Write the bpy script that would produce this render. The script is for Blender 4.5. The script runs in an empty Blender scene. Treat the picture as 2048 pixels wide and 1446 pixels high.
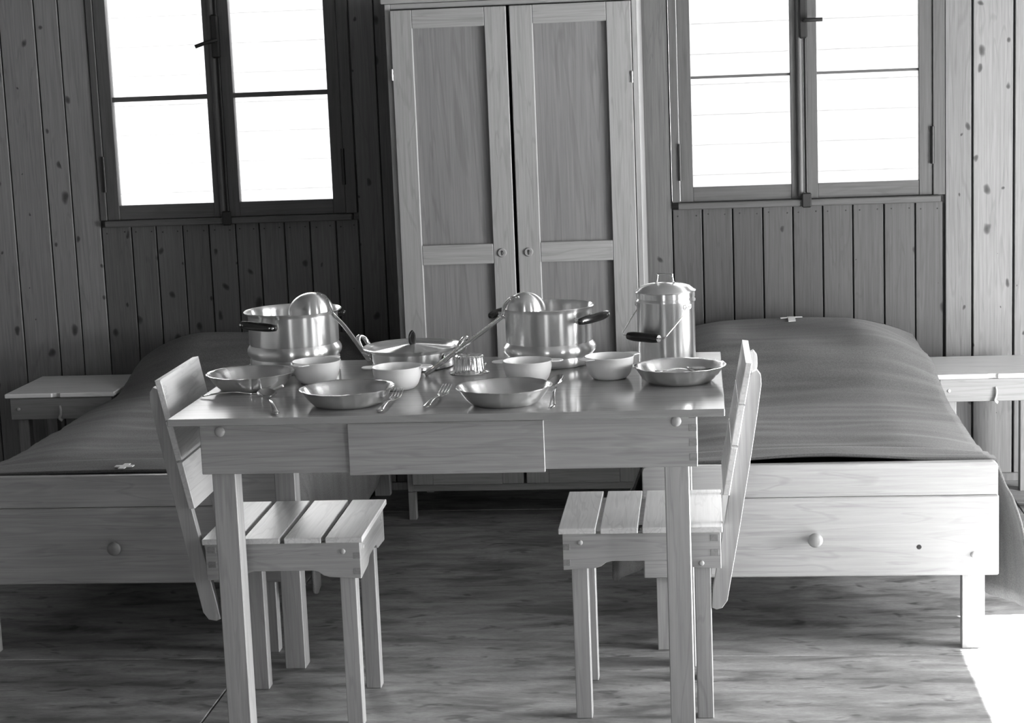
import bpy, bmesh, math, random
from mathutils import Vector, Matrix, noise as mnoise
random.seed(7)
S = bpy.context.scene
COL = S.collection

# ------------------------------------------------------------------ camera, world, sun, daylight, exposure
cam_d = bpy.data.cameras.new('camera'); cam = bpy.data.objects.new('camera', cam_d); COL.objects.link(cam)
S.camera = cam
cam_d.sensor_fit = 'HORIZONTAL'; cam_d.sensor_width = 36.0
cam_d.lens = 3673.05 / 2048 * 36.0
cam_d.clip_start = 0.05
def cam_matrix(pitch, yaw, roll, loc):
    cy, sy = math.cos(yaw), math.sin(yaw)
    f0 = Vector((-sy, cy, 0)); r0 = Vector((cy, sy, 0)); u0 = Vector((0, 0, 1))
    f = f0 * math.cos(pitch) - u0 * math.sin(pitch)
    u1 = u0 * math.cos(pitch) + f0 * math.sin(pitch)
    r = r0 * math.cos(roll) + u1 * math.sin(roll)
    u = u1 * math.cos(roll) - r0 * math.sin(roll)
    m = Matrix((r, u, -f)).transposed().to_4x4(); m.translation = loc
    return m
cam.matrix_world = cam_matrix(0.15858, 0.10633, -0.03935, (0.54929, -3.72238, 1.46893))

S.view_settings.view_transform = 'Standard'
S.view_settings.look = 'None'
S.view_settings.gamma = 1.0
S.view_settings.use_curve_mapping = False
S.view_settings.exposure = 0.0
S.cycles.use_denoising = True
S.cycles.max_bounces = 8
S.cycles.diffuse_bounces = 3
S.cycles.sample_clamp_indirect = 6.0

W = bpy.data.worlds.new('sky'); S.world = W; W.use_nodes = True
bg = W.node_tree.nodes['Background']; bg.inputs[0].default_value = (1, 1, 1, 1); bg.inputs[1].default_value = 14.0

sun_d = bpy.data.lights.new('sun', 'SUN'); sun = bpy.data.objects.new('sun', sun_d); COL.objects.link(sun)
sun_d.energy = 190.0; sun_d.angle = 0.0093
sun.rotation_euler = Vector((-1.0, -0.06, -.905)).to_track_quat('-Z', 'Y').to_euler()

def daylight(name, loc, direction, sx, sy):
    """portal: lets the sky light through one opening be sampled well"""
    d = bpy.data.lights.new(name, 'AREA'); o = bpy.data.objects.new(name, d); COL.objects.link(o)
    d.shape = 'RECTANGLE'; d.size = sx; d.size_y = sy; d.cycles.is_portal = True
    o.location = loc
    o.rotation_euler = Vector(direction).to_track_quat('-Z', 'Y').to_euler()
    return o
# fill lamp added at the doorway, sky portals for openings outside the frame
RX = 3.4; DY = (-.25, 1.16); DZ = 2.10
door_fill = bpy.data.lights.new('door_fill_lamp', 'AREA'); o = bpy.data.objects.new('door_fill_lamp', door_fill); COL.objects.link(o)  # added low area lamp outside the doorway, brightens right-facing sides
door_fill.shape = 'RECTANGLE'; door_fill.size = 1.4; door_fill.size_y = .95; door_fill.energy = 250
o.location = (RX + .3, .46, .55); o.rotation_euler = Vector((-1, 0, -.06)).to_track_quat('-Z', 'Y').to_euler()
daylight('daylight_door', (RX + .12, (DY[0] + DY[1]) / 2, DZ / 2), (-1, 0, 0), DY[1] - DY[0], DZ)
daylight('daylight_right_near', (RX + .12, -1.1, 1.45), (-1, 0, 0), 1.0, .94)
daylight('daylight_right_far', (RX + .12, -3.75, 1.45), (-1, 0, 0), 1.3, .94)
daylight('daylight_front', (0, -4.92, 1.45), (0, 1, 0), .6, .94)
daylight('daylight_back_left', (-1.11, 2.72, 1.42), (0, -1, 0), .9, .9)
daylight('daylight_back_right', (.90, 2.72, 1.42), (0, -1, 0), .9, .9)

# ------------------------------------------------------------------ materials (black and white photograph: greys)
def nt(name):
    m = bpy.data.materials.new(name); m.use_nodes = True
    t = m.node_tree; b = t.nodes['Principled BSDF']
    return m, t, b
def g(v): return (v, v, v, 1)
def plain(name, v, rough=.5, metal=0., spec=.5, sheen=0.):
    m, t, b = nt(name)
    b.inputs['Base Color'].default_value = g(v); b.inputs['Roughness'].default_value = rough
    b.inputs['Metallic'].default_value = metal; b.inputs['Specular IOR Level'].default_value = spec
    b.inputs['Sheen Weight'].default_value = sheen
    return m
def N(t, typ, **kw):
    n = t.nodes.new(typ)
    for k, v in kw.items(): setattr(n, k, v)
    return n
def L(t, a, b): t.links.new(a, b)
def ramp(t, src, stops):
    r = N(t, 'ShaderNodeValToRGB')
    e = r.color_ramp.elements
    while len(e) < len(stops): e.new(.5)
    for k, (p, v) in enumerate(stops): e[k].position = p; e[k].color = g(v)
    L(t, src, r.inputs[0]); return r.outputs[0]
def mul(t, a, b, f=1.0):
    n = N(t, 'ShaderNodeMix', data_type='RGBA', blend_type='MULTIPLY'); n.inputs[0].default_value = f
    L(t, a, n.inputs[6]); L(t, b, n.inputs[7]); return n.outputs[2]
def wood(name, lo, hi, axis, rough=.5, knots=0., coarse=1.0, spec=.4, wear=0., vary=.12, bump=.06):
    """wood with the grain along the object's own x, y or z axis"""
    m, t, b = nt(name)
    tc = N(t, 'ShaderNodeTexCoord'); oi = N(t, 'ShaderNodeObjectInfo')
    off = N(t, 'ShaderNodeVectorMath', operation='SCALE'); off.inputs[0].default_value = (3.7, 5.1, 4.3)
    L(t, oi.outputs['Random'], off.inputs['Scale'])
    add = N(t, 'ShaderNodeVectorMath', operation='ADD'); L(t, tc.outputs['Object'], add.inputs[0]); L(t, off.outputs[0], add.inputs[1])
    P = add.outputs[0]
    def scaled(along, across):
        mp = N(t, 'ShaderNodeMapping'); s = [across] * 3; s['xyz'.index(axis)] = along
        mp.inputs['Scale'].default_value = s; L(t, P, mp.inputs['Vector']); return mp.outputs[0]
    fine = N(t, 'ShaderNodeTexNoise'); fine.inputs['Scale'].default_value = 1; fine.inputs['Detail'].default_value = 5; fine.inputs['Roughness'].default_value = .65
    L(t, scaled(4, 160), fine.inputs['Vector'])
    band = N(t, 'ShaderNodeTexNoise'); band.inputs['Scale'].default_value = 1; band.inputs['Detail'].default_value = 3
    band.inputs['Distortion'].default_value = .6
    L(t, scaled(1.3 * coarse, 16 * coarse), band.inputs['Vector'])
    wv = N(t, 'ShaderNodeMath', operation='MULTIPLY'); wv.inputs[1].default_value = 46; L(t, band.outputs['Fac'], wv.inputs[0])
    sn = N(t, 'ShaderNodeMath', operation='SINE'); L(t, wv.outputs[0], sn.inputs[0])
    ring = ramp(t, sn.outputs[0], [(0.0, .97), (.62, 1.0), (.86, .90), (1.0, .82)])
    # ramp clamps the sine to 0..1
    base = ramp(t, fine.outputs['Fac'], [(.3, lo), (.7, hi)])
    c = mul(t, base, ring, .8)
    rnd = ramp(t, oi.outputs['Random'], [(0, 1 - vary), (1, 1.0)])
    c = mul(t, c, rnd)
    if wear:
        wn = N(t, 'ShaderNodeTexNoise'); wn.inputs['Scale'].default_value = 7; wn.inputs['Detail'].default_value = 4
        L(t, P, wn.inputs['Vector']); c = mul(t, c, ramp(t, wn.outputs['Fac'], [(.35, 1 - wear), (.6, 1)]))
    if knots:
        sx = N(t, 'ShaderNodeSeparateXYZ'); L(t, P, sx.inputs[0]); cx = N(t, 'ShaderNodeCombineXYZ')
        L(t, sx.outputs['xyz'.index(axis)], cx.inputs[1]); L(t, sx.outputs[0 if axis != 'x' else 2], cx.inputs[0])
        mp = N(t, 'ShaderNodeMapping'); mp.inputs['Scale'].default_value = (9.5, 6.2, 1)
        nz = N(t, 'ShaderNodeTexNoise'); nz.inputs['Scale'].default_value = 14; nz.inputs['Detail'].default_value = 2; L(t, cx.outputs[0], nz.inputs['Vector'])
        nm = N(t, 'ShaderNodeVectorMath', operation='MULTIPLY_ADD'); nm.inputs[1].default_value = (.035, .06, 0); L(t, nz.outputs['Color'], nm.inputs[0]); L(t, cx.outputs[0], nm.inputs[2])
        L(t, nm.outputs[0], mp.inputs['Vector'])
        vo = N(t, 'ShaderNodeTexVoronoi', voronoi_dimensions='2D'); vo.inputs['Scale'].default_value = 1; L(t, mp.outputs[0], vo.inputs['Vector'])
        sep = N(t, 'ShaderNodeSeparateColor'); L(t, vo.outputs['Color'], sep.inputs[0])
        sz = N(t, 'ShaderNodeMapRange'); sz.inputs[1].default_value = 1 - knots; sz.inputs[2].default_value = 1
        sz.inputs[3].default_value = 0.001; sz.inputs[4].default_value = .15; L(t, sep.outputs[0], sz.inputs[0])
        dv = N(t, 'ShaderNodeMath', operation='DIVIDE'); L(t, vo.outputs['Distance'], dv.inputs[0]); L(t, sz.outputs[0], dv.inputs[1])
        c = mul(t, c, ramp(t, dv.outputs[0], [(0.25, .22), (.6, .38), (.9, .85), (1.0, 1.0)]))
    L(t, c, b.inputs['Base Color'])
    b.inputs['Roughness'].default_value = rough; b.inputs['Specular IOR Level'].default_value = spec
    if bump:
        bp = N(t, 'ShaderNodeBump'); bp.inputs['Strength'].default_value = bump; bp.inputs['Distance'].default_value = .002
        L(t, fine.outputs['Fac'], bp.inputs['Height']); L(t, bp.outputs[0], b.inputs['Normal'])
    return m

M = {}
for a in 'xyz':
    M['wood_' + a] = wood('pale_wood_' + a, .32, .44, a, .38, spec=.5)
    M['planed_' + a] = wood('lit_pale_wood_' + a, .70, .84, a, .33, spec=.6)  # same pale wood, brightened in colour for light on seats, slats and lids
    M['wardrobe_' + a] = wood('wardrobe_wood_' + a, .21, .28, a, .5)
    M['dark_wood_' + a] = wood('old_wood_' + a, .20, .28, a, .55, coarse=.8)
    M['old_' + a] = wood('window_wood_' + a, .07, .10, a, .5)
M['door_panel'] = wood('wardrobe_panel_wood', .13, .18, 'z', .5, coarse=.55, vary=.05)
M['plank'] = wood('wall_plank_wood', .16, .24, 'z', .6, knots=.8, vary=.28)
M['dark_shade_plank'] = wood('shade_dark_knotty_plank', .10, .16, 'z', .6, knots=.95, vary=.25)  # darker knotty boards, tone also carries light falloff beside wardrobe and under left window
M['low_shade_plank'] = wood('shade_dark_plain_plank', .052, .082, 'z', .6, knots=.15, vary=.2)  # plainer boards, darkened further in colour for light falloff under right window
M['backing'] = plain('wall_backing', .05, .9)
M['endgrain'] = wood('end_grain', .22, .3, 'y', .7)
M['top'] = wood('table_top_board', .30, .36, 'x', .13, coarse=.6, spec=.9, vary=.02, bump=.02)
M['ceiling'] = wood('ceiling_boards', .12, .16, 'y', .7, knots=.4)
M['dowel'] = plain('dowel_wood', .42, .35)
M['knob'] = plain('knob_wood', .22, .35)
M['hole'] = plain('dark_hole', .02, .9)
M['iron'] = plain('dark_iron', .035, .45, .6)
M['steel'] = plain('hinge_steel', .6, .35, 1.)
M['bakelite'] = plain('black_bakelite', .012, .22)
M['enamel'] = plain('pale_matt_enamel', .8, .3)
M['cross'] = plain('white_cotton', .72, .9)
M['ticking'] = plain('grey_ticking', .2, .9)
M['siding'] = wood('white_painted_boards', .20, .23, 'x', .7, vary=.06)
M['ground'] = plain('pale_gravel', .2, .9)

def metal(name, v, rough, aniso):
    m, t, b = nt(name)
    b.inputs['Base Color'].default_value = g(v); b.inputs['Metallic'].default_value = 1; b.inputs['Roughness'].default_value = rough
    if aniso:
        b.inputs['Anisotropic'].default_value = aniso; b.inputs['Anisotropic Rotation'].default_value = .25
        tg = N(t, 'ShaderNodeTangent', direction_type='RADIAL', axis='Z'); L(t, tg.outputs[0], b.inputs['Tangent'])
    return m
M['spun'] = metal('spun_aluminium', .93, .28, .98)
M['alu'] = metal('polished_aluminium', .84, .16, 0)
M['plate'] = metal('aluminium_plate', .82, .25, .95)
M['cutlery'] = metal('cutlery_steel', .72, .14, 0)

def floor_mat():
    m, t, b = nt('worn_floor_board')
    tc = N(t, 'ShaderNodeTexCoord'); oi = N(t, 'ShaderNodeObjectInfo')
    def tex(sc, det, s, rg=.6):
        mp = N(t, 'ShaderNodeMapping'); mp.inputs['Scale'].default_value = s; L(t, tc.outputs['Object'], mp.inputs['Vector'])
        n = N(t, 'ShaderNodeTexNoise'); n.inputs['Scale'].default_value = sc; n.inputs['Detail'].default_value = det
        n.inputs['Roughness'].default_value = rg; n.inputs['Distortion'].default_value = .5; L(t, mp.outputs[0], n.inputs['Vector']); return n.outputs['Fac']
    base = ramp(t, tex(1, 5, (6, 26, 26)), [(.3, .20), (.5, .32), (.72, .42)])
    c = mul(t, base, ramp(t, tex(1, 4, (3, 9, 9)), [(.36, .5), (.5, .92), (.7, 1)]))
    c = mul(t, c, ramp(t, tex(1, 6, (60, 300, 1), .7), [(.35, .75), (.6, 1)]))
    c = mul(t, c, ramp(t, tex(1, 2, (11, 24, 1)), [(.30, .5), (.40, 1)]))
    L(t, c, b.inputs['Base Color']); b.inputs['Roughness'].default_value = .55; b.inputs['Specular IOR Level'].default_value = .35
    return m
M['floor'] = floor_mat()

def blanket_mat():
    m, t, b = nt('dark_wool_blanket')
    tc = N(t, 'ShaderNodeTexCoord')
    n = N(t, 'ShaderNodeTexNoise'); n.inputs['Scale'].default_value = 260; n.inputs['Detail'].default_value = 3; L(t, tc.outputs['Object'], n.inputs['Vector'])
    mp = N(t, 'ShaderNodeMapping'); mp.inputs['Scale'].default_value = (3, 22, 3); L(t, tc.outputs['Object'], mp.inputs['Vector'])
    n2 = N(t, 'ShaderNodeTexNoise'); n2.inputs['Scale'].default_value = 1; n2.inputs['Detail'].default_value = 4; L(t, mp.outputs[0], n2.inputs['Vector'])
    c = mul(t, ramp(t, n.outputs['Fac'], [(.3, .075), (.7, .13)]), ramp(t, n2.outputs['Fac'], [(.3, .7), (.65, 1)]))
    L(t, c, b.inputs['Base Color']); b.inputs['Roughness'].default_value = .95; b.inputs['Specular IOR Level'].default_value = .1
    b.inputs['Sheen Weight'].default_value = .10; b.inputs['Sheen Roughness'].default_value = .5
    bp = N(t, 'ShaderNodeBump'); bp.inputs['Strength'].default_value = .35; bp.inputs['Distance'].default_value = .002
    L(t, n.outputs['Fac'], bp.inputs['Height']); L(t, bp.outputs[0], b.inputs['Normal'])
    return m
M['blanket'] = blanket_mat()

def glass_mat():
    m, t, b = nt('window_glass')
    out = [n for n in t.nodes if n.type == 'OUTPUT_MATERIAL'][0]
    tr = N(t, 'ShaderNodeBsdfTransparent'); tr.inputs[0].default_value = g(.93)
    gl = N(t, 'ShaderNodeBsdfGlossy'); gl.inputs['Roughness'].default_value = .02
    fr = N(t, 'ShaderNodeFresnel'); fr.inputs[0].default_value = 1.45
    mx = N(t, 'ShaderNodeMixShader'); L(t, fr.outputs[0], mx.inputs[0]); L(t, tr.outputs[0], mx.inputs[1]); L(t, gl.outputs[0], mx.inputs[2])
    L(t, mx.outputs[0], out.inputs[0]); return m
M['glass'] = glass_mat()

# ------------------------------------------------------------------ mesh helpers
def BM(): return bmesh.new()
def obj(name, bm, mat, parent=None, smooth=False, loc=None, angle=None):
    me = bpy.data.meshes.new(name); bm.to_mesh(me); bm.free()
    me.materials.append(M[mat])
    if smooth:
        for p in me.polygons: p.use_smooth = True
        if angle: me.set_sharp_from_angle(angle=angle)
    o = bpy.data.objects.new(name, me); COL.objects.link(o)
    if parent: o.parent = parent
    if loc: o.location = loc
    return o
def tag(o, label=None, cat=None, group=None, kind=None):
    if label: o['label'] = label
    if cat: o['category'] = cat
    if group: o['group'] = group
    if kind: o['kind'] = kind
    return o
def thing(name, label, cat, loc=(0, 0, 0), rz=0, group=None, mat=None):
    o = bpy.data.objects.new(name, None); COL.objects.link(o); o.empty_display_size = .05
    if mat: o.matrix_world = mat
    else: o.location = loc; o.rotation_euler = (0, 0, rz)
    return tag(o, label, cat, group)
def struct(name, bm=None, mat=None, loc=(0, 0, 0)):
    if bm: o = obj(name, bm, mat)
    else: o = bpy.data.objects.new(name, None); COL.objects.link(o)
    o.location = loc; o['kind'] = 'structure'; return o
def cb(bm, x0, x1, y0, y1, z0, z1, bev=.0015):
    """chamfered box"""
    if x0 > x1: x0, x1 = x1, x0
    ps = [(x, y, z) for x in (x0, x1) for y in (y0, y1) for z in (z0, z1)]
    vs = [bm.verts.new(p) for p in ps]
    fs = [bm.faces.new([vs[i] for i in f]) for f in ((0, 1, 3, 2), (4, 6, 7, 5), (0, 4, 5, 1), (2, 3, 7, 6), (0, 2, 6, 4), (1, 5, 7, 3))]
    if bev:
        es = set(e for f in fs for e in f.edges)
        bmesh.ops.bevel(bm, geom=list(es), offset=bev, segments=1, affect='EDGES')
    return bm
def box(name, mat, parent, x0, x1, y0, y1, z0, z1, bev=.0015):
    return obj(name, cb(BM(), x0, x1, y0, y1, z0, z1, bev), mat, parent)
def prism(bm, pts, axis, a0, a1, bev=.001):
    """polygon (u,v) extruded along axis: x->(y,z)  y->(x,z)  z->(x,y)"""
    def P(u, v, a): return {'x': (a, u, v), 'y': (u, a, v), 'z': (u, v, a)}[axis]
    A = [bm.verts.new(P(u, v, a0)) for u, v in pts]; B = [bm.verts.new(P(u, v, a1)) for u, v in pts]
    n = len(pts); f1 = bm.faces.new(A); f2 = bm.faces.new(B[::-1])
    for i in range(n): bm.faces.new((A[i], B[i], B[(i + 1) % n], A[(i + 1) % n]))
    bmesh.ops.recalc_face_normals(bm, faces=bm.faces[:])
    if bev: bmesh.ops.bevel(bm, geom=list(f1.edges) + list(f2.edges), offset=bev, segments=1, affect='EDGES')
    return bm
def lathe(bm, prof, n=56, c=(0, 0, 0), fn=None):
    rings = []
    for k, (r, z) in enumerate(prof):
        if r < 1e-6: rings.append([bm.verts.new((c[0], c[1], c[2] + z))]); continue
        ring = []
        for i in range(n):
            a = 2 * math.pi * i / n; rr, zz = (r, z) if not fn else fn(r, z, a)
            ring.append(bm.verts.new((c[0] + rr * math.cos(a), c[1] + rr * math.sin(a), c[2] + zz)))
        rings.append(ring)
    for A, B in zip(rings, rings[1:]):
        for i in range(n):
            j = (i + 1) % n
            if len(A) == 1 and len(B) == 1: break
            if len(A) == 1: bm.faces.new((A[0], B[j], B[i]))
            elif len(B) == 1: bm.faces.new((A[i], A[j], B[0]))
            else: bm.faces.new((A[i], A[j], B[j], B[i]))
    bmesh.ops.recalc_face_normals(bm, faces=bm.faces[:])
    return bm
def smooth_path(pts, k=6):
    pts = [Vector(p) for p in pts]; out = []
    P = [pts[0] * 2 - pts[1]] + pts + [pts[-1] * 2 - pts[-2]]
    for i in range(1, len(P) - 2):
        a, b, c, d = P[i - 1:i + 3]
        for s in range(k):
            t = s / k
            out.append(.5 * ((2 * b) + (c - a) * t + (2 * a - 5 * b + 4 * c - d) * t * t + (3 * b - a - 3 * c + d) * t ** 3))
    out.append(pts[-1]); return out
def sweep(bm, pts, w, th, side=None, n=8):
    """sweep an oval section (width w along side, thickness th) along pts; w, th may be functions of 0..1"""
    rings = []; m = len(pts)
    ref = Vector(side) if side else None
    for i, p in enumerate(pts):
        t = (pts[min(i + 1, m - 1)] - pts[max(i - 1, 0)]).normalized()
        if ref is None: ref = t.orthogonal()
        s = (ref - t * ref.dot(t)).normalized()
        if not side: ref = s
        nn = t.cross(s); f = i / (m - 1)
        ww = (w(f) if callable(w) else w) / 2; tt = (th(f) if callable(th) else th) / 2
        rings.append([bm.verts.new(p + s * ww * math.cos(2 * math.pi * (k + .5) / n) + nn * tt * math.sin(2 * math.pi * (k + .5) / n)) for k in range(n)])
    for A, B in zip(rings, rings[1:]):
        for k in range(n): bm.faces.new((A[k], A[(k + 1) % n], B[(k + 1) % n], B[k]))
    bm.faces.new(rings[0][::-1]); bm.faces.new(rings[-1])
    bmesh.ops.recalc_face_normals(bm, faces=bm.faces[:])
    return bm
def dome_head(bm, r, depth, c, out, n=12):
    """small rounded peg head; 'out' is the direction it points"""
    tmp = BM(); lathe(tmp, [(r, 0), (r, depth * .35), (r * .75, depth * .8), (r * .35, depth), (0, depth)], n)
    q = Vector(out).to_track_quat('Z', 'Y').to_matrix().to_4x4(); q.translation = c
    tmp.transform(q); me = bpy.data.meshes.new('t'); tmp.to_mesh(me); tmp.free(); bm.from_mesh(me); bpy.data.meshes.remove(me)
    return bm

# ------------------------------------------------------------------ floor
YB = 2.60                                                    # room face of the back wall
fl = struct('floor', cb(BM(), -2.7, 3.5, -4.9, 2.75, -.06, -.02, 0), 'backing')
xs = [-2.6, -.63, 1.55, 3.4]; ys = [-4.8, -2.2, -.75, .712, 2.27, 2.62]
for i in range(3):
    for j in range(5):
        x0, x1, y0, y1 = xs[i] + .0015, xs[i + 1] - .0015, ys[j] + .002, ys[j + 1] - .002
        p = obj('floor_panel', cb(BM(), x0 - x0, x1 - x0, 0, y1 - y0, -.02, 0, .002), 'floor', fl); p.location = (x0, y0, 0)

# ------------------------------------------------------------------ back wall: planks
def wall_box(bm, x0, x1, y0, y1, z0, z1): return cb(bm, x0, x1, y0, y1, z0, z1, 0)
bw = BM()
WZ0, WZ1, ZT = .975, 1.90, 2.35
LW = (-1.570, -.645); RW = (.447, 1.3668)
for x0, x1, z0, z1 in ((-2.6, LW[0], 0, ZT), (LW[1], RW[0], 0, ZT), (RW[1], 3.4, 0, ZT),
                       (LW[0], LW[1], 0, WZ0), (LW[0], LW[1], WZ1, ZT), (RW[0], RW[1], 0, WZ0), (RW[0], RW[1], WZ1, ZT)):
    wall_box(bw, x0, x1, YB + .02, YB + .10, z0, z1)
wall = struct('wall_back', bw, 'backing')
full = [-2.6, -2.49, -2.37, -2.25, -2.12, -2.0, -1.884, -1.756, -1.669, -1.570]
segs = [(a, b, 0, ZT) for a, b in zip(full, full[1:])]
lows = [-1.570, -1.4615, -1.372, -1.2755, -1.1811, -1.0851, -1.0003, -.9102, -.8187, -.7256, -.645]
segs += [(a, b, 0, .968) for a, b in zip(lows, lows[1:])] + [(a, b, WZ1, ZT) for a, b in zip(lows, lows[1:])]
mid = [-.645, -.5565, -.465, -.36, -.25, -.14, -.03, .08, .17, .26, .3555, .447]
segs += [(a, b, 0, ZT) for a, b in zip(mid, mid[1:])]
lows = [.447, .549, .6517, .754, .8559, .9559, 1.0572, 1.1616, 1.2656, 1.3618]
segs += [(a, b, 0, .968) for a, b in zip(lows, lows[1:])] + [(a, b, WZ1, ZT) for a, b in zip(lows, lows[1:])]
rt = [1.3618, 1.4556, 1.592, 1.72, 1.86, 1.99, 2.1, 2.23, 2.35, 2.48, 2.6, 2.72, 2.84, 2.96, 3.08, 3.2, 3.3, 3.4]
segs += [(a, b, 0, ZT) for a, b in zip(rt, rt[1:])]
nails = BM()
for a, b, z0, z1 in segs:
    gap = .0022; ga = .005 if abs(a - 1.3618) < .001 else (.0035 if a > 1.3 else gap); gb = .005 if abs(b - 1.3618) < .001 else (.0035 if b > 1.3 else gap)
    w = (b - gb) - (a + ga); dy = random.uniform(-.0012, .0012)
    p = obj('plank', cb(BM(), 0, w, 0, .018, 0, z1 - z0 - .001, .002), 'low_shade_plank' if z1 < 1 and a > 0 else 'dark_shade_plank' if -.7 < a < .44 or z1 < 1 else 'plank', wall); p.location = (a + ga, YB + dy, z0)
    if abs(z1 - .968) < .001:
        for q in (.2, .8): dome_head(nails, .0028, .0012, (a + ga + w * q + random.uniform(-.004, .004), YB + dy, .946 + random.uniform(-.003, .003)), (0, -1, 0), 6)
tag(obj('nail', nails, 'iron', wall), kind='stuff')
bb = struct('baseboard_back', cb(BM(), -2.6, 3.4, YB - .018, YB - .003, 0, .028, .002), 'plank')

# other walls, ceiling (outside the frame)
wl = struct('wall_left', wall_box(BM(), -2.7, -2.6, -4.9, 2.7, 0, ZT), 'plank')
wl2 = 2.585
while wl2 > -1.2:
    wdt = random.choice((.095, .1, .125)); p = obj('plank', cb(BM(), 0, .018, 0, wdt - .005, 0, ZT - .001, .002), 'plank', wl); wl2 -= wdt; p.location = (-2.5995, wl2, 0)
ce = struct('ceiling', wall_box(BM(), -2.7, 3.5, -4.9, 2.7, ZT, ZT + .06), 'ceiling')
wr = BM()
for y0, y1, z0, z1 in ((DY[1], 2.7, 0, ZT), (DY[0], DY[1], DZ, ZT), (-.6, DY[0], 0, ZT), (-1.6, -.6, 0, .98), (-1.6, -.6, 1.92, ZT), (-3.1, -1.6, 0, ZT), (-4.4, -3.1, 0, .98), (-4.4, -3.1, 1.92, ZT), (-4.9, -4.4, 0, ZT)):
    wall_box(wr, RX, RX + .1, y0, y1, z0, z1)
struct('wall_right', wr, 'plank')
wf = BM()
for x0, x1, z0, z1 in ((-2.7, -.3, 0, ZT), (-.3, .3, 0, .98), (-.3, .3, 1.92, ZT), (.3, RX + .1, 0, ZT)):
    wall_box(wf, x0, x1, -4.9, -4.8, z0, z1)
struct('wall_front', wf, 'plank')
dr = struct('door_1')
for n_, y0, y1, z0, z1 in (('jamb', DY[0] - .07, DY[0], 0, DZ + .07), ('jamb', DY[1], DY[1] + .07, 0, DZ + .07), ('lintel', DY[0], DY[1], DZ, DZ + .07)):
    box(n_, 'old_z', dr, RX - .025, RX - .001, y0, y1, z0, z1)
def side_window(name, axis, a0, a1, fix):
    w = struct(name)
    def b(n_, u0, u1, z0, z1, d0=0., d1=.05):
        if axis == 'x': box(n_, 'old_z', w, fix + d0, fix + d1, u0, u1, z0, z1)
        else: box(n_, 'old_z', w, u0, u1, fix - d1, fix - d0, z0, z1)
    b('stile', a0, a0 + .03, .98, 1.92); b('stile', a1 - .03, a1, .98, 1.92)
    b('rail', a0 + .03, a1 - .03, .98, 1.02); b('rail', a0 + .03, a1 - .03, 1.88, 1.92); b('muntin', a0 + .03, a1 - .03, 1.44, 1.452)
    return w
side_window('window_3', 'x', -1.6, -.6, RX + .01); side_window('window_4', 'x', -4.4, -3.1, RX + .01); side_window('window_5', 'y', -.3, .3, -4.81)

# ------------------------------------------------------------------ the two casement windows in the back wall
def window(name, X, pL, pR, lever):
    x0, x1 = X; w = struct(name)
    z0, z1 = .99, 1.885
    m0, m1 = pL[1], pR[0]; mc = (m0 + m1) / 2
    c0, c1 = pL[0] - .044, pR[1] + .044
    # casing
    box('casing', 'old_z', w, x0 + .002, c0 - .0015, YB - .006, YB + .06, .99, 1.9); box('casing', 'old_z', w, c1 + .0015, x1 - .002, YB - .006, YB + .06, .99, 1.9)
    box('casing', 'old_x', w, c0, c1, YB - .006, YB + .06, 1.887, 1.91)
    box('sill', 'old_x', w, x0 + .02, x1 - .018, YB - .022, YB + .03, .966, .989, .003)
    box('sill_board', 'old_x', w, x0 - .004, x1 + .004, YB + .0195, YB + .06, .960, .992, 0)
    for (a, b), l, r in ((pL, c0, mc - .001), (pR, mc + .001, c1)):
        s = struct('sash'); s.parent = w; del s['kind']
        box('stile', 'old_z', s, l, a, YB, YB + .035, z0, z1); box('stile', 'old_z', s, b, r, YB, YB + .035, z0, z1)
        box('rail', 'old_x', s, a, b, YB + .002, YB + .033, z0, 1.041); box('rail', 'old_x', s, a, b, YB + .002, YB + .033, 1.79, z1)
        box('muntin', 'old_x', s, a - .002, b + .002, YB + .008, YB + .03, 1.4025 if lever < 0 else 1.4065, 1.4195 if lever < 0 else 1.4155)
        for q0, q1 in ((1.036, 1.41), (1.412, 1.795)):
            box('pane', 'glass', s, a - .004, b + .004, YB + .018, YB + .021, q0, q1, 0)
    # cover strip, bolt rod, latch case, lever, keeper, hinges
    bm = BM(); sweep(bm, [Vector((mc - .014, YB - .004, 1.0)), Vector((mc - .014, YB - .004, 1.88))], .022, .022, (1, 0, 0), 12); obj('cover_strip', bm, 'old_z', w, True, angle=.9)
    bm = BM(); sweep(bm, [Vector((mc + .006, YB - .008, .985)), Vector((mc + .006, YB - .008, 1.87))], .010, .010, (1, 0, 0), 10); obj('bolt_rod', bm, 'iron', w, True, angle=.9)
    lz = 1.600 if lever < 0 else 1.587
    box('latch_case', 'iron', w, mc - .014, mc + .014, YB - .024, YB - .0, lz - .06, lz + .09, .006)
    bm = BM()
    pts = smooth_path([(mc + .004, YB - .026, lz), (mc + .004, YB - .045, lz), (mc + lever * .03, YB - .05, lz - (.008 if lever < 0 else 0)), (mc + lever * .062, YB - .05, lz - (.018 if lever < 0 else 0))])
    sweep(bm, pts, .014, .014); obj('bolt_lever', bm, 'iron', w, True, angle=.9)
    box('bolt_keeper', 'iron', w, mc - .012, mc + .020, YB - .032, YB - .018, .962, 1.012, .004)
    for hx, hz in ((c0, 1.09 if lever < 0 else 1.065), (c1, 1.09 if lever < 0 else 1.095)):
        bm = BM(); sweep(bm, [Vector((hx, YB - .006, hz)), Vector((hx, YB - .006, hz + .125))], .013, .013, (1, 0, 0), 10); obj('hinge', bm, 'iron', w, True, angle=.9)
    return w
window('window_1', LW, (-1.499, -1.157), (-1.064, -.731), -1)
window('window_2', RW, (.5205, .8535), (.943, 1.280), 1)

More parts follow.
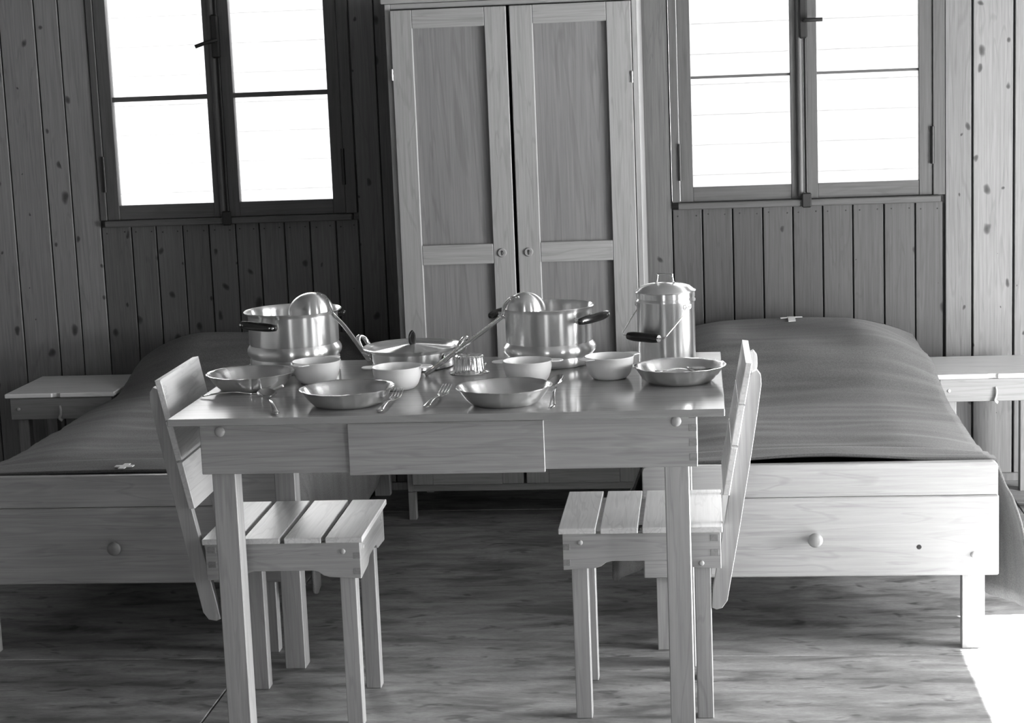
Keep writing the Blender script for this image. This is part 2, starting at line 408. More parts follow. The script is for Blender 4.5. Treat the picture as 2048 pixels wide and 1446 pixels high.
# outside: the neighbouring hut's boarded wall and the ground
gr = struct('ground', cb(BM(), -14, 14, -14, 14, -.5, -.3, 0), 'ground')
hut = thing('wooden_hut', 'white boarded hut wall close outside both windows', 'building', (0, 5.6, -.3))
box('wall_core', 'siding', hut, -7, 7, .05, .3, 0, 2.4, 0)
for k in range(16):
    bm = prism(BM(), [(0.0, 0), (.012, 0), (.012, .15), (.007, .15)], 'x', -7, 7, 0)
    o = obj('siding_board', bm, 'siding', hut); o.location = (0, .012, k * .15)

# ------------------------------------------------------------------ wardrobe
wd = thing('wardrobe', 'tall pale wooden double-door wardrobe standing between the two windows', 'wardrobe', (0, 0, 0))
KX0, KX1, KY = -.4406, .3600, 2.146
box('side_panel', 'wardrobe_z', wd, KX0, KX0 + .018, KY, 2.575, 0.095, 1.682); box('side_panel', 'wardrobe_z', wd, KX1 - .018, KX1, KY, 2.575, 0.095, 1.682)
box('top_rail', 'wardrobe_x', wd, KX0 + .018, KX1 - .018, KY + .001, KY + .018, 1.665, 1.682)
box('back_panel', 'dark_wood_z', wd, KX0 + .018, KX1 - .018, 2.56, 2.572, .11, 1.66)
box('top_panel', 'wardrobe_x', wd, KX0 - .012, KX1 + .010, KY - .014, 2.578, 1.683, 1.702, .004)
box('bottom_panel', 'wardrobe_x', wd, KX0 + .018, KX1 - .018, KY + .004, 2.56, .095, .118)
for x0, x1 in ((KX0, KX0 + .026), (KX1 - .026, KX1)):
    box('foot', 'wardrobe_z', wd, x0, x1, KY + .002, KY + .03, 0, .094); box('foot', 'wardrobe_z', wd, x0, x1, 2.54, 2.57, 0, .094)
def wdoor(x0, x1, pa, pb, lockx, hx, hz):
    d = obj('door', cb(BM(), x0, pa, KY - .010, KY + .012, .120, 1.662, .002), 'wardrobe_z', wd)
    box('stile', 'wardrobe_z', d, pb, x1, KY - .010, KY + .012, .120, 1.662, .002)
    box('rail', 'wardrobe_x', d, pa, pb, KY - .0098, KY + .012, 1.603, 1.662, .0015)
    box('rail', 'wardrobe_x', d, pa, pb, KY - .0098, KY + .012, .848, .912, .0015)
    box('rail', 'wardrobe_x', d, pa, pb, KY - .0098, KY + .012, .120, .185, .0015)
    box('panel', 'door_panel', d, pa - .004, pb + .004, KY + .003, KY + .010, .91, 1.606, 0)
    box('panel', 'door_panel', d, pa - .004, pb + .004, KY + .003, KY + .010, .182, .85, 0)
    bm = lathe(BM(), [(0, .0035), (.006, .0035), (.0062, .0045), (.0125, .0045), (.0145, .002), (.0145, 0)], 24)
    bm.transform(Matrix.Translation((lockx, KY - .010, .882)) @ Matrix.Rotation(math.pi / 2, 4, 'X')); tag(obj('keyhole_plate', bm, 'knob', d, True, angle=.6), 'round darker keyhole plate')
    kh = [(-.0016, -.008), (.0016, -.008), (.0014, .001), (.003, .003), (.003, .006), (0, .008), (-.003, .006), (-.003, .003), (-.0014, .001)]
    obj('keyhole', prism(BM(), [(lockx + u, .882 + v) for u, v in kh], 'y', KY - .0152, KY - .013, 0), 'hole', d)
    bm = BM(); sweep(bm, [Vector((hx, KY - .011, hz + k * .0045)) for k in range(9)], lambda f: .008 - .002 * (round(f * 8) % 3 == 2), lambda f: .008 - .002 * (round(f * 8) % 3 == 2), (1, 0, 0), 10)
    obj('hinge', bm, 'steel', d, True, angle=.7)
wdoor(KX0 + .018, -.0525, -.3535, -.1225, -.094, KX0 + .017, 1.443)
wdoor(-.0425, KX1 - .020, .0305, .2625, -.008, KX1 - .021, 1.408)

# ------------------------------------------------------------------ beds, blankets
def bed(x0, x1, label, knobx):
    w = x1 - x0; t = thing('bed', label, 'bed', (x0, .735, 0), group='wooden beds')
    rr = [(w - .002 - .013 * (1 - math.cos(q)), .4796 - .013 * (1 - math.sin(q))) for q in (0, .4, .8, 1.2, math.pi / 2)]
    obj('foot_rail', prism(BM(), [(.002, .3965), (w - .002, .3965)] + rr + [(w - u, v) for u, v in rr[::-1]], 'y', .002, .024, .002), 'wood_x', t)
    box('footboard', 'wood_x', t, 0, w, 0, .024, .1947, .3955, .003)
    for lx in (.03, w - .085):
        box('leg', 'wood_z', t, lx, lx + .055, .025, .06, 0, .40); box('leg', 'wood_z', t, lx, lx + .055, 1.765, 1.80, 0, .40)
    box('side_rail', 'wood_y', t, .004, .026, .025, 1.80, .25, .38); box('side_rail', 'wood_y', t, w - .026, w - .004, .025, 1.80, .25, .38)
    box('headboard', 'wood_x', t, 0, w, 1.80, 1.824, .1947, .44, .003)
    box('mattress', 'ticking', t, .028, w - .028, .035, 1.79, .285, .405, .03)
    box('bed_base', 'dark_wood_x', t, .0275, w - .0275, .062, 1.762, .262, .284)
    bm = BM(); tmp = [(0, .028), (.010, .028), (.0165, .0245), (.0185, .019), (.0165, .012), (.009, .007), (.009, 0)]
    lathe(bm, tmp, 24); bm.transform(Matrix.Translation((knobx - x0, 0, .2925)) @ Matrix.Rotation(math.pi / 2, 4, 'X')); obj('knob', bm, 'knob', t, True)
    for q in (w - .061, .061): obj('dowel', dome_head(BM(), .0075, .004, (q, 0, .2472), (0, -1, 0), 14), 'dowel', t, True)
    bm = dome_head(BM(), .0062, .0006, (w - .192, 0, .2677), (0, -1, 0), 14); obj('peg_hole', bm, 'hole', t)
    return t
BR = (.3838, 1.2526); BL = (-1.402, -.533)
bed(BR[0], BR[1], 'pale wooden bed on the right, footboard with round knob, beside right-hand chair', .8082)
bed(BL[0], BL[1], 'shaded wooden bed on the left, footboard behind the left-hand chair', -.968)

def blanket(X, label, dl, dr, seed, cross, lift, pil, dedge):
    rnd = random.Random(seed); x0, x1 = X; w = x1 - x0
    ph = [rnd.uniform(0, 6.28) for _ in range(8)]
    nu, nv = 64, 110
    bm = BM(); V = []
    for j in range(nv + 1):
        v = j / nv; y = .762 + v * (2.575 - .762)
        sm = max(0, min(1, (y - pil[0]) / (pil[1] - pil[0]))); sm = sm * sm * (3 - 2 * sm)
        endd = max(0, (y - 2.42) / .16); zt = .472 + .122 * sm - .02 * endd * endd          # pillow under the head end
        edge = .445 + dedge + .068 * sm                                                                # height at the long edges
        ff = max(0, 1 - (y - .762) / .16)                                                      # lifted foot edge
        row = []
        for i in range(nu + 1):
            u = i / nu
            DL, TOP = .17, .66
            if u < DL: k = 1 - u / DL; side = -1
            elif u > DL + TOP: k = (u - DL - TOP) / (1 - DL - TOP); side = 1
            else: k = 0; side = 0
            if side == 0:
                f = (u - DL) / TOP; x = x0 + f * w
                e = abs(2 * f - 1)
                z = zt - (zt - edge) * max(0, (e - .45) / .55) ** 1.9
                q3 = mnoise.noise(Vector((x * 2.2 + seed, y * 15, 0))) * .0045 + mnoise.noise(Vector((x * 5 + seed, y * 34, 3))) * .0022 + mnoise.noise(Vector((x * 3.5, y * 3.5, seed))) * .012; wr_ = q3
                z += wr_ * (1 - .5 * ff) + ff * ff * lift * max(0, 1 - e * e) - .012 * ff * ff * e * e
                z = max(z, .484 - 0.02 * e * e * (1 if ff < .6 else .35)) if ff > 0 else z
            else:
                d = dl if side < 0 else dr
                bot = d + .02 * math.sin(y * 6 + ph[6]); kk = k
                cz = max(0, .09 - (y - .762)) / .09; bot += .03 * cz * cz - .04 * max(0, 1 - abs(y - 1.02) / .16)                       # rounded hanging corner; hem lowered behind it to block a stray sun spot
                ze = edge + (-.010 if ff > 0 else 0)
                z = ze - (ze - bot) * kk
                fy = max(.12, 1 - ((y - .762) / .30) ** 1.5) if y < 1.062 else .12; out = .008 * min(1, kk * 6) + .064 * fy * (1 - (1 - kk) ** 3) + .006 * kk * math.sin(y * 11 + ph[7])
                gq = max(0, min(1, (y - 1.98) / .12)); out = out * (1 - gq) + gq * .006
                x = (x0 - out) if side < 0 else (x1 + out)
                z += .006 * math.sin(math.pi * min(1, kk * 5))
            yy = y
            row.append(bm.verts.new((x - x0, yy - .735, z)))
        V.append(row)
    for a, b in zip(V, V[1:]):
        for i in range(nu): bm.faces.new((a[i], a[i + 1], b[i + 1], b[i]))
    bmesh.ops.recalc_face_normals(bm, faces=bm.faces[:])
    bm.faces.ensure_lookup_table()
    if sum(f.normal.z for f in bm.faces) < 0: bmesh.ops.reverse_faces(bm, faces=bm.faces[:])
    V2 = [[tuple(v.co) for v in row] for row in V]
    o = obj('blanket', bm, 'blanket', None, True); o.location = (x0, .735, 0)
    md = o.modifiers.new('thick', 'SOLIDIFY'); md.thickness = .006; md.offset = 0
    tag(o, label, 'blanket', 'dark wool blankets')
    # white cross sewn on
    cx, cy, cz, sx, sy, th = cross
    pts = [(-.33, -1), (.33, -1), (.33, -.33), (1, -.33), (1, .33), (.33, .33), (.33, 1), (-.33, 1), (-.33, .33), (-1, .33), (-1, -.33), (-.33, -.33)]
    bm = prism(BM(), [(px * sx, py * sy) for px, py in pts], 'z', -.001, .0015, 0)
    flat = [v for row in V2 for v in row]
    for v in bm.verts:                                               # lies on the cloth
        v.co.x += cx - x0; v.co.y += cy - .735
        v.co.z += min(flat, key=lambda p: (p[0] - v.co.x) ** 2 + (p[1] - v.co.y) ** 2)[2] + .006
    tag(obj('cross_patch', bm, 'cross', o), 'white cloth cross')
    return o
blanket(BR, 'dark wool blanket on the right bed, raised at head end with white cross', .18, .105, 3, (.838, 2.44, .5985, .036, .06, -.05), .024, (1.55, 2.1), 0)
blanket(BL, 'dark wool blanket on the left shaded bed, white cross near its foot', .18, .14, 11, (-.952, .80, .484, .024, .03, 0), .006, (2.08, 2.44), -.008)

# ------------------------------------------------------------------ bedside stools
def stool(x, y, label):
    t = thing('bedside_stool', label, 'stool', (x, y, 0), group='bedside stools')
    W_, D_ = .376, .362
    # lid with a finger notch in its front edge
    n0 = W_ / 2 - .012
    pts = [(0, 0), (n0 - .016, 0), (n0 - .012, .006), (n0, .009), (n0 + .012, .006), (n0 + .016, 0), (W_, 0), (W_, D_), (0, D_)]
    obj('lid', prism(BM(), pts, 'z', .437, .452, .002), 'planed_x', t)
    box('apron', 'wardrobe_x', t, .012, W_ - .012, .012, .028, .362, .435); box('apron', 'wardrobe_x', t, .012, W_ - .012, D_ - .028, D_ - .012, .362, .435)
    box('apron', 'wardrobe_y', t, .012, .028, .029, D_ - .029, .362, .435); box('apron', 'wardrobe_y', t, W_ - .028, W_ - .012, .029, D_ - .029, .362, .435)
    for lx in (.0285, W_ - .0655):
        for ly in (.0285, D_ - .0655): box('leg', 'wardrobe_z', t, lx, lx + .037, ly, ly + .037, 0, .434)
    for q in (.04, W_ - .04): obj('dowel', dome_head(BM(), .006, .003, (q, .012, .398), (0, -1, 0), 12), 'dowel', t, True)
    bm = BM(); sweep(bm, smooth_path([(W_ / 2 - .003, .009, .408), (W_ / 2, .005, .398), (W_ / 2 - .001, .006, .38), (W_ / 2 - .005, .004, .366), (W_ / 2 + .003, .007, .358)]), lambda f: .006 + .006 * f, .006); obj('pull_tab', bm, 'dowel', t, True)
    return t
stool(-1.794, 2.146, 'low wooden stool against the wall left of the left bed')
stool(1.2785, 2.137, 'low wooden stool against the wall right of the right bed')

# ------------------------------------------------------------------ dining table
TH = .762
tb = thing('dining_table', 'pale wooden table with drawer, laid with pots and plates', 'table', (0, 0, 0))
box('tabletop', 'top', tb, -.5865, .5863, 0, .7524, TH - .0155, TH, .0012)
AB, AT = .6303, TH - .016
box('apron', 'wood_x', tb, -.5328, .5284, .052, .071, AB, AT); box('apron', 'wood_x', tb, -.5328, .5284, .68, .699, AB, AT)
box('apron', 'wood_y', tb, -.5328, -.5178, .0715, .6795, AB, AT); box('apron', 'wood_y', tb, .5105, .5284, .0715, .6795, AB, AT)
for lx in (-.5172, .4580):
    for ly in (.0718, .6275): box('leg', 'wood_z', tb, lx, lx + .052, ly, ly + .052, 0, AT - .001, .002)
dw = box('drawer', 'wood_x', tb, -.209, .209, .041, .0515, .626, .7385)
box('drawer_box', 'wood_x', dw, -.19, .19, .0515, .50, .64, .655, 0)
bm = dome_head(BM(), .011, .006, (-.488, .052, .7237), (0, -1, 0), 16); obj('dowel', bm, 'dowel', tb, True)
bm = dome_head(BM(), .011, .006, (.4853, .052, .7280), (0, -1, 0), 16); obj('dowel', bm, 'dowel', tb, True)
for z in (.741, .714, .683, .6515):
    for sx in (1,):
        box('finger_joint', 'endgrain', tb, .5115, .5278, .0512, .060, max(z - .0075, AB + .004), min(z + .0075, AT - .001), .0004)

# ------------------------------------------------------------------ chairs (local x runs from the table outward)
def chair(label, loc, rz, mir, bo, lean):
    t = thing('wooden_chair', label, 'chair', loc, rz, 'slatted wooden chairs')
    s = -1 if mir else 1
    def fx(bm):
        if mir:
            bm.transform(Matrix.Diagonal((-1, 1, 1, 1))); bmesh.ops.reverse_faces(bm, faces=bm.faces[:])
        return bm
    def bx(n, m, *a, par=None): return obj(n, fx(cb(BM(), *a)), m, par or t)
    cw, cd, cs = .3636, .3599, .4528
    for k in range(4): bx('seat_slat', 'planed_y', k * .0934, k * .0934 + .0832, 0, cd, cs - .013, cs)
    def arch(a0, a1, rev):
        za, zb = .3555, .3750; r = []
        prof = [(0, 0), (.072, .004), (.085, .008), (.096, .0165), (.108, .0195)]
        pts = [(a0, za)] + [(a0 + d, za + h) for d, h in prof[1:]] + [(a1 - d, za + h) for d, h in prof[:0:-1]] + [(a1, za), (a1, .4388), (a0, .4388)]
        return pts
    obj('apron', fx(prism(BM(), arch(.008, .359, 0), 'y', .009, .030)), 'wood_x', t)
    obj('apron', fx(prism(BM(), arch(.008, .359, 0), 'y', .330, .351)), 'wood_x', t)
    obj('apron', fx(prism(BM(), arch(.0305, .3295, 0), 'x', .008, .0238)), 'wood_y', t)
    bx('apron', 'wood_y', .3365, .3585, .0305, .3295, .378, .4388)
    for lx in (.0243, .2990):
        for ly in (.0311, .2922): bx('leg', 'wood_z', lx, lx + .0367, ly, ly + .0367, 0, .4386, .0018)
    def xl(z): return .3655 + bo + (.187 + lean) * (z - .4415)
    cl = .3362
    post = [(max(cl, xl(.262)), .259), (max(cl, xl(.262)) + .010, .2545), (xl(.27) + .026, .258), (xl(.285) + .035, .275), (xl(.33) + .0365, .33), (xl(.4376) + .0365, .4376), (xl(.6) + .034, .6),
            (xl(.70) + .0315, .70), (xl(.765) + .029, .765), (xl(.785) + .024, .785), (xl(.796) + .014, .796), (xl(.790) + .003, .790), (xl(.78), .78), (xl(.45), .45), (max(cl, xl(.30)), .30)]
    for y0 in (.0312, .3068): obj('back_post', fx(prism(BM(), post, 'y', y0, y0 + .022)), 'wood_z', t)
    for z0, z1 in ((.7255, .816), (.6335, .7215), (.522, .6285)):
        obj('back_slat', fx(prism(BM(), [(xl(z0) - .0145, z0), (xl(z0) - .0005, z0 - .002), (xl(z1) - .0005, z1 - .002), (xl(z1) - .0145, z1)], 'y', .012, .346, .0015)), 'planed_y', t)
    for px, pz in ((.047, .4186), (.3155, .3684)): obj('dowel', fx(dome_head(BM(), .0062, .0035, (px, .009, pz), (0, -1, 0), 12)), 'dowel', t, True)
    for py, pz in ((.05, .418), (.31, .418)): obj('dowel', fx(dome_head(BM(), .006, .003, (.008, py, pz), (-1, 0, 0), 12)), 'dowel', t, True)
    for z in (.4258, .3925): bx('finger_joint', 'endgrain', .336, .3535, .0082, .02, z - .007, z + .007, .0004)
    for z in (.4085, .3725): bx('finger_joint', 'endgrain', .0084, .024, .0082, .02, z - .007, z + .007, .0004)
    return t
chair('slatted wooden chair drawn up at the right end of the table', (.2149, .2374, 0), 0, False, 0, 0)
chair('slatted wooden chair drawn up at the left end of the table', (-.2182, .1871, 0), .0171, True, .010, .01)

# ------------------------------------------------------------------ pots
def pot(label, x, y, r, h, rim, bead, bz, phi, hl, rise):
    t = thing('cooking_pot', label, 'pot', (x, y, TH), group='tall aluminium pots')
    pr = [(0, .0), (r - .012, 0), (r - .004, .003), (r, .012), (r, bz - .020), (r - .0015, bz - .016), (r + (bead - r) * .35, bz - .011), (bead - .001, bz - .006), (bead, bz), (bead - .001, bz + .006), (r + (bead - r) * .35, bz + .011), (r - .0015, bz + .016), (r, bz + .020),
          (r, h - .010), (r + .001, h - .006), (rim - .0015, h - .002), (rim, h), (rim - .002, h + .0015), (r - .0005, h - .003), (r - .0025, h - .012), (r - .003, bz + .013), (r - .003, .012), (r - .012, .004), (0, .004)]
    obj('pot_body', lathe(BM(), pr, 96), 'spun', t, True, angle=.9)
    for a in (phi, phi + math.pi):
        ca, sa = math.cos(a), math.sin(a); tx, ty = -sa, ca
        R_ = r + .030; hz = h - .021
        c = Vector((ca * R_, sa * R_, hz)); tv = Vector((tx, ty, rise if a == phi else -rise)).normalized(); ov = Vector((ca, sa, 0))
        for s in (-1, 1):
            br = BM(); base = Vector((ca * r * 1.0, sa * r * 1.0, hz - .004)) + tv * s * .03 - ov * .004
            sweep(br, smooth_path([base, base + ov * .014, c + tv * s * .034 - ov * .004], 4), .014, .005, (0, 0, 1))
            obj('handle_bracket', br, 'alu', t, True)
        bm = BM(); pts = [c + tv * (hl * (k / 14 - .5)) + ov * (.006 * (1 - (2 * k / 14 - 1) ** 2)) for k in range(15)]
        sweep(bm, pts, lambda f: .021 * (1 - .35 * abs(2 * f - 1) ** 4), lambda f: .014 * (1 - .35 * abs(2 * f - 1) ** 4), (0, 0, 1), 12)
        g_ = obj('handle', bm, 'bakelite', t, True); tag(g_, 'black bakelite handle')
        for s in (-.44, -.36, .36, .44): obj('rivet', dome_head(BM(), .0034, .0025, c + tv * hl * s + ov * .0068, ov, 8), 'alu', g_, True)
    return t
pot('tall aluminium pot at the back left of the table, ladle over its rim', -.4471, .6324, .109, .146, .119, .115, .050, math.radians(180 + 66), .108, -.05)
pot('tall aluminium pot right of the lidded pan, ladle over its rim', .1770, .6320, .1045, .140, .1095, .1125, .040, math.radians(-33), .118, .045)

# lidded shallow pan
pan = thing('lidded_pan', 'shallow aluminium pan with lid and two loop handles, behind white bowls', 'pan', (-.1565, .632, TH), math.radians(-13))
obj('pan_body', lathe(BM(), [(0, 0), (.090, 0), (.098, .003), (.0985, .010), (.0965, .013), (.0985, .018), (.101, .040), (.111, .0455), (.1205, .0495), (.1215, .0512), (.1195, .0522), (.109, .0485), (.099, .042), (.094, .012), (.085, .004), (0, .004)], 96), 'spun', pan, True, angle=.9)
lid = obj('lid', lathe(BM(), [(0, .0535), (.02, .052), (.065, .0455), (.092, .0415), (.0985, .0425), (.1045, .0462), (.1052, .0474), (.1035, .0476), (.0975, .0442), (.092, .0432), (.065, .0473), (.02, .0545), (0, .0555)], 96), 'spun', pan, True, angle=.9)
bm = BM(); sweep(bm, [Vector((0, 0, .053 + k * .0045)) for k in range(9)], lambda f: .024 * (1 - .8 * abs(2 * f - .9) ** 3) + .004, lambda f: .010 - .003 * f, (.25, 1, 0), 12)
tag(obj('knob', bm, 'bakelite', lid, True), 'black upright knob')
for s in (-1, 1):
    bm = BM(); sweep(bm, smooth_path([(s * .100, -.030, .030), (s * .120, -.026, .040), (s * .134, -.020, .064), (s * .138, 0, .072), (s * .134, .020, .064), (s * .120, .026, .040), (s * .100, .030, .030)]), .0125, .011)
    h_ = obj('loop_handle', bm, 'alu', pan, True)
    for q in (-.031, .031): obj('rivet', dome_head(BM(), .009, .003, (s * .095, q, .030), (s, 0, 0), 10), 'alu', pan, True)

# milk can
can = thing('milk_can', 'lidded aluminium can with dark bail grip at the table back', 'can', (.4585, .590, TH)); can.scale = (.975, .975, .962)
obj('can_body', lathe(BM(), [(0, 0), (.064, 0), (.069, .004), (.070, .010), (.070, .153), (.0725, .156), (.0725, .160), (.070, .163), (.0695, .170), (.066, .170), (.066, .01), (0, .006)], 72), 'spun', can, True, angle=.9)
lid = obj('lid', lathe(BM(), [(.0702, .1655), (.0712, .166), (.0712, .1785), (.0735, .1800), (.0740, .1815), (.0730, .1830), (.0690, .1845), (.0600, .1925), (.045, .1975), (.030, .1995), (.015, .2005), (0, .2008)], 72), 'spun', can, True, angle=.7)
bm = BM(); sweep(bm, smooth_path([(-.022, .006, .199), (-.020, .0055, .203), (-.0175, .005, .219), (-.0155, .0045, .222), (.0155, -.0045, .222), (.0175, -.005, .219), (.020, -.0055, .203), (.024, -.007, .199)], 5), .006, .005); obj('lid_handle', bm, 'alu', lid, True)
pv = Vector((.78, -.62, 0)); ov = Vector((-.62, -.78, 0)); pz = .147
A1 = pv * .073 + Vector((0, 0, pz)); A2 = -pv * .073 + Vector((0, 0, pz)); G0 = ov * .086 + Vector((0, 0, .077))
for s, A in ((1, A1), (-1, A2)):
    bm = BM(); B = G0 + pv * s * .066 + Vector((0, 0, .004))
    sweep(bm, smooth_path([A, A.lerp(B, .35) + pv * s * .004, A.lerp(B, .8) + pv * s * .002, B, G0 + pv * s * .05], 6), .0028, .0028)
    coil = [A + Vector((0, 0, 0)) + pv * s * .003 + Vector((0, 0, .006)) * math.sin(a * .7) + ov * (.006 * math.cos(a * .7) + a * .0007) for a in range(0, 30)]
    obj('bail', bm, 'alu', can, True)
    obj('bail_coil', sweep(BM(), coil, .0028, .0028), 'alu', can, True)
bm = BM(); sweep(bm, [G0 + pv * (-.048 + .096 * k / 10) for k in range(11)], lambda f: .0235 * (1 - .25 * abs(2 * f - 1) ** 5), lambda f: .0235 * (1 - .25 * abs(2 * f - 1) ** 5), None, 16)
tag(obj('bail_grip', bm, 'bakelite', can, True, angle=.8), 'black turned wooden grip')

# ------------------------------------------------------------------ ladles
def ladle(label, cx, cy, cz, R_, rimpts, tilt_axis, tilt):
    t = thing('soup_ladle', label, 'ladle', (cx, cy, cz), group='aluminium soup ladles')
    prof = [(R_ * math.cos(a), R_ * .86 * math.sin(a)) for a in [math.pi / 2 * k / 10 for k in range(11)]]; prof[-1] = (0, R_ * .86)
    inner = [(r * .965, z * .965) for r, z in prof[::-1]]; inner[-1] = (inner[-1][0], 0)
    bm = lathe(BM(), prof + inner + [prof[0]], 40)
    bm.transform(Matrix.Rotation(tilt, 4, tilt_axis)); obj('bowl', bm, 'spun', t, True, angle=1.0)
    pts = smooth_path([Vector(p) - Vector((cx, cy, cz)) for p in rimpts], 7)
    bm = BM(); sweep(bm, pts, lambda f: .0095 + .003 * f, .0032, (.45 if tilt < 0 else -.45, -.5, .65), 8); obj('handle', bm, 'alu', t, True)
    for k in (3, 8): obj('rivet', dome_head(BM(), .0025, .0012, pts[k] + Vector((0, -.002, .001)), (0, -1, .3), 8), 'alu', t, True)
    return t
ladle('aluminium ladle turned upside down over the left pot, handle sloping right', -.382, .545, TH + .1512, .054,
      [(-.366, .548, .957), (-.344, .538, .948), (-.331, .525, .922), (-.322, .522, .905), (-.302, .56, .868), (-.2665, .668, .7655)], 'Y', -.07)
ladle('aluminium ladle turned upside down over the right pot, handle sloping left', .131, .548, TH + .1445, .047,
      [(.121, .505, .940), (.101, .510, .937), (.083, .528, .917), (.076, .532, .895), (.060, .530, .880), (-.1057, .4805, .7655)], 'Y', .06)

# ------------------------------------------------------------------ bowls with two lugs
def bowl(label, x, y, rz):
    t = thing('lugged_bowl', label, 'bowl', (x, y, TH), rz, 'pale lugged bowls')
    pr = [(0, .002), (.030, .002), (.033, 0), (.0370, .0008), (.0425, .005), (.0478, .013), (.0520, .024), (.0545, .036), (.0558, .0485), (.0572, .0500), (.0572, .0515), (.0550, .0518), (.0535, .048), (.0520, .036), (.0495, .025), (.0455, .015), (.040, .008), (.030, .005), (0, .005)]
    obj('bowl_body', lathe(BM(), pr, 56), 'enamel', t, True, angle=1.0)
    for s in (-1, 1):
        pts = [(s * .055, -.022), (s * .064, -.019), (s * .074, -.0155), (s * .0795, -.009), (s * .081, 0), (s * .0795, .009), (s * .074, .0155), (s * .064, .019), (s * .055, .022)]
        obj('lug', prism(BM(), pts, 'z', .0485, .0512, .0008), 'enamel', t)
    return t
bowl('pale lugged bowl right of the leftmost plate, before the left pot', -.3525, .432, math.radians(65))
bowl('pale lugged bowl directly before the lidded pan, second from left', -.1445, .325, math.radians(2))
bowl('pale lugged bowl before the right pot, behind the third plate', .1480, .368, math.radians(3))
bowl('pale lugged bowl before the lidded can, left of the rightmost plate', .3315, .405, math.radians(38))

# small fluted tin, upside down
tin = thing('fluted_tin', 'small shiny fluted tin turned upside down beside the lidded pan', 'tin', (-.0050, .522, TH))
tin.scale = (1.07,) * 3
def flute(r, z, a): return (r * (1 + .022 * math.cos(a * 22)), z) if .006 < z else (r, z)
pr = [(.0435, .0), (.0445, .0015), (.0435, .003), (.0375, .0035), (.0355, .008), (.0345, .012), (.0325, .034), (.0305, .038), (.026, .0405), (.015, .0415), (0, .0418)]
obj('tin_body', lathe(BM(), pr, 132, fn=flute), 'alu', tin, True, angle=1.1)
obj('rivet', dome_head(BM(), .004, .004, (.0345, -.004, .020), (1, -.1, 0), 10), 'alu', tin, True)

# ------------------------------------------------------------------ plates
def plate(label, x, y, seed):
    t = thing('deep_plate', label, 'plate', (x, y, TH), group='deep aluminium plates')
    rn = random.Random(seed); p1, p2 = rn.uniform(0, 6), rn.uniform(0, 6)
    def wob(r, z, a):
        k = max(0, (z - .02) / .018); return r * (1 + k * (.0012 * math.sin(5 * a + p1) + .0006 * math.sin(31 * a + p2) + .0008 * math.sin(19 * a + p1))), z + k * (.0006 * math.sin(4 * a + p2) + .0003 * math.sin(17 * a + p1))
    pr = [(0, 0), (.060, 0), (.068, .0012), (.075, .0045), (.0815, .0105), (.088, .0185), (.094, .0275), (.0985, .0345), (.1015, .0362), (.1036, .0368), (.1038, .0380), (.1015, .0384), (.0972, .0362), (.0920, .0280), (.086, .0192), (.0795, .0115), (.073, .0060), (.066, .0030), (.058, .0020), (0, .0018)]
    b = obj('plate_body', lathe(BM(), pr, 120, fn=wob), 'plate', t, True, angle=1.2)
    return t
PL = [(-.4935, .372), (-.2245, .138), (.1205, .118), (.4905, .338)]
plate('deep aluminium plate nearest the left end of the table, spoon propped before it', PL[0][0], PL[0][1], 1)
plate('deep aluminium plate near the front table edge with a fork beside its right rim', PL[1][0], PL[1][1], 2)
plate('deep aluminium plate near the front table edge with a spoon on its right rim', PL[2][0], PL[2][1], 3)
plate('deep aluminium plate at the right end of the table, in front of the can', PL[3][0], PL[3][1], 4)

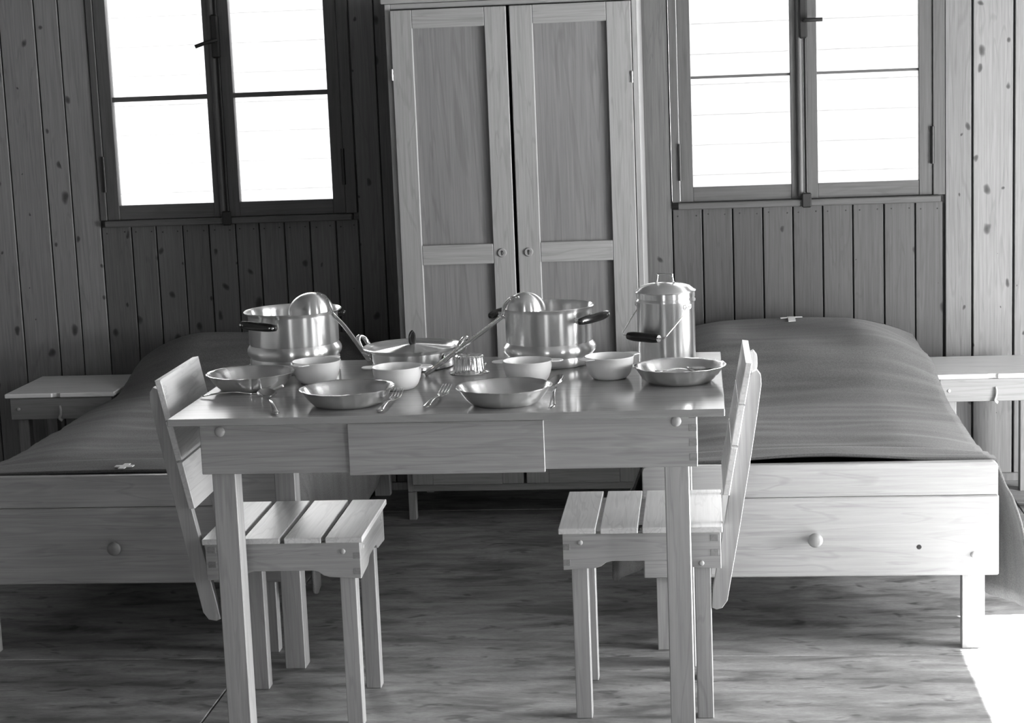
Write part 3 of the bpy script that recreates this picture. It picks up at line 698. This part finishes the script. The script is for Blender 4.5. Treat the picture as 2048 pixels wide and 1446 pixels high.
# ------------------------------------------------------------------ cutlery (local x from handle end to tip)
def frame(p0, p1, up=(0, 0, 1)):
    p0, p1 = Vector(p0), Vector(p1); x = (p1 - p0).normalized(); y = Vector(up).cross(x).normalized(); z = x.cross(y)
    m = Matrix((x, y, z)).transposed().to_4x4(); m.translation = p0; return m, (p1 - p0).length
def hw(f): return .019 - .011 * min(1, f * 1.35) ** .6 if f > .08 else .019 * (f / .08) ** .35 if f > 0 else .006
def spoon(label, p0, p1, up=(0, 0, 1)):
    m, ln = frame(p0, p1, up); t = thing('table_spoon', label, 'spoon', mat=m, group='metal spoons')
    bl = .068; h0 = ln - bl
    pts = [Vector((h0 * k / 14 + .002 * (k == 14), 0, .0045 + .007 * math.sin(math.pi * (k / 14)) * (k / 14))) for k in range(15)]
    bm = BM(); sweep(bm, pts, hw, .0032, (0, 1, 0), 8); obj('handle', bm, 'cutlery', t, True)
    bm = BM(); rings = []
    for sgn in (0, 1):
        R = []
        for k in range(9):
            rr = 1 - k / 8; R.append([])
            for a in range(28):
                th = 2 * math.pi * a / 28; xx = math.cos(th) * rr; yy = math.sin(th) * rr
                wd_ = .0215 * (1 - .14 * xx)
                R[-1].append(bm.verts.new((h0 + bl / 2 + xx * bl / 2, yy * wd_, .0105 - .0095 * (1 - rr * rr) - .0012 * sgn)))
        rings.append(R)
    for R in rings:
        for A, B in zip(R, R[1:]):
            for a in range(28): bm.faces.new((A[a], A[(a + 1) % 28], B[(a + 1) % 28], B[a]))
    for a in range(28): bm.faces.new((rings[0][0][a], rings[0][0][(a + 1) % 28], rings[1][0][(a + 1) % 28], rings[1][0][a]))
    bmesh.ops.remove_doubles(bm, verts=bm.verts[:], dist=1e-6); bmesh.ops.recalc_face_normals(bm, faces=bm.faces[:])
    obj('bowl', bm, 'cutlery', t, True, angle=1.2)
    return t
def fork(label, p0, p1, up=(0, 0, 1)):
    m, ln = frame(p0, p1, up); t = thing('table_fork', label, 'fork', mat=m, group='metal forks')
    tl = .046; hd = .026; h0 = ln - tl - hd
    def zc(x):
        q = max(0, (x - h0 + .03) / (ln - h0 + .03)); return .0035 + .010 * math.sin(math.pi * min(1, x / h0)) * (x < h0) * .5 - .004 * math.sin(math.pi * q) + .012 * q * q
    pts = [Vector((h0 * k / 14, 0, zc(h0 * k / 14 - 1e-6))) for k in range(15)]
    bm = BM(); sweep(bm, pts, hw, .0032, (0, 1, 0), 8); obj('handle', bm, 'cutlery', t, True)
    xs_ = [h0 + hd * k / 6 for k in range(7)]
    bm = BM(); sweep(bm, [Vector((x, 0, zc(x))) for x in xs_], lambda f: .0075 + .0185 * min(1, f * 1.25) ** 1.3, .0026, (0, 1, 0), 8); obj('head', bm, 'cutlery', t, True)
    for k in range(4):
        yy = (k - 1.5) * .0068
        bm = BM(); sweep(bm, [Vector((h0 + hd - .002 + (tl + .002) * q / 7, yy, zc(h0 + hd - .002 + tl * q / 7))) for q in range(8)], lambda f: .0042 - .0022 * f, .0024, (0, 1, 0), 6)
        obj('tine', bm, 'cutlery', t, True)
    return t
spoon('spoon propped with its bowl up against the leftmost plate', (-.3555, .022, TH), (-.419, .190, TH + .020))
spoon('spoon with its bowl leaning on the right rim of a front plate', (.2305, .028, TH), (.2290, .2150, TH + .032), (-.45, 0, 1))
spoon('spoon lying inside the rightmost plate, tip above its near rim', (.440, .262, TH + .033), (.555, .400, TH + .010))
fork('fork with handle at the left table edge, head under the leftmost plate', (-.582, .252, TH), (-.405, .312, TH))
fork('fork lying right beside the plate at front left of the table', (-.1375, .030, TH), (-.1245, .228, TH + .004))
fork('fork lying at mid table left of the third plate', (-.0430, .066, TH), (-.0215, .262, TH + .004))
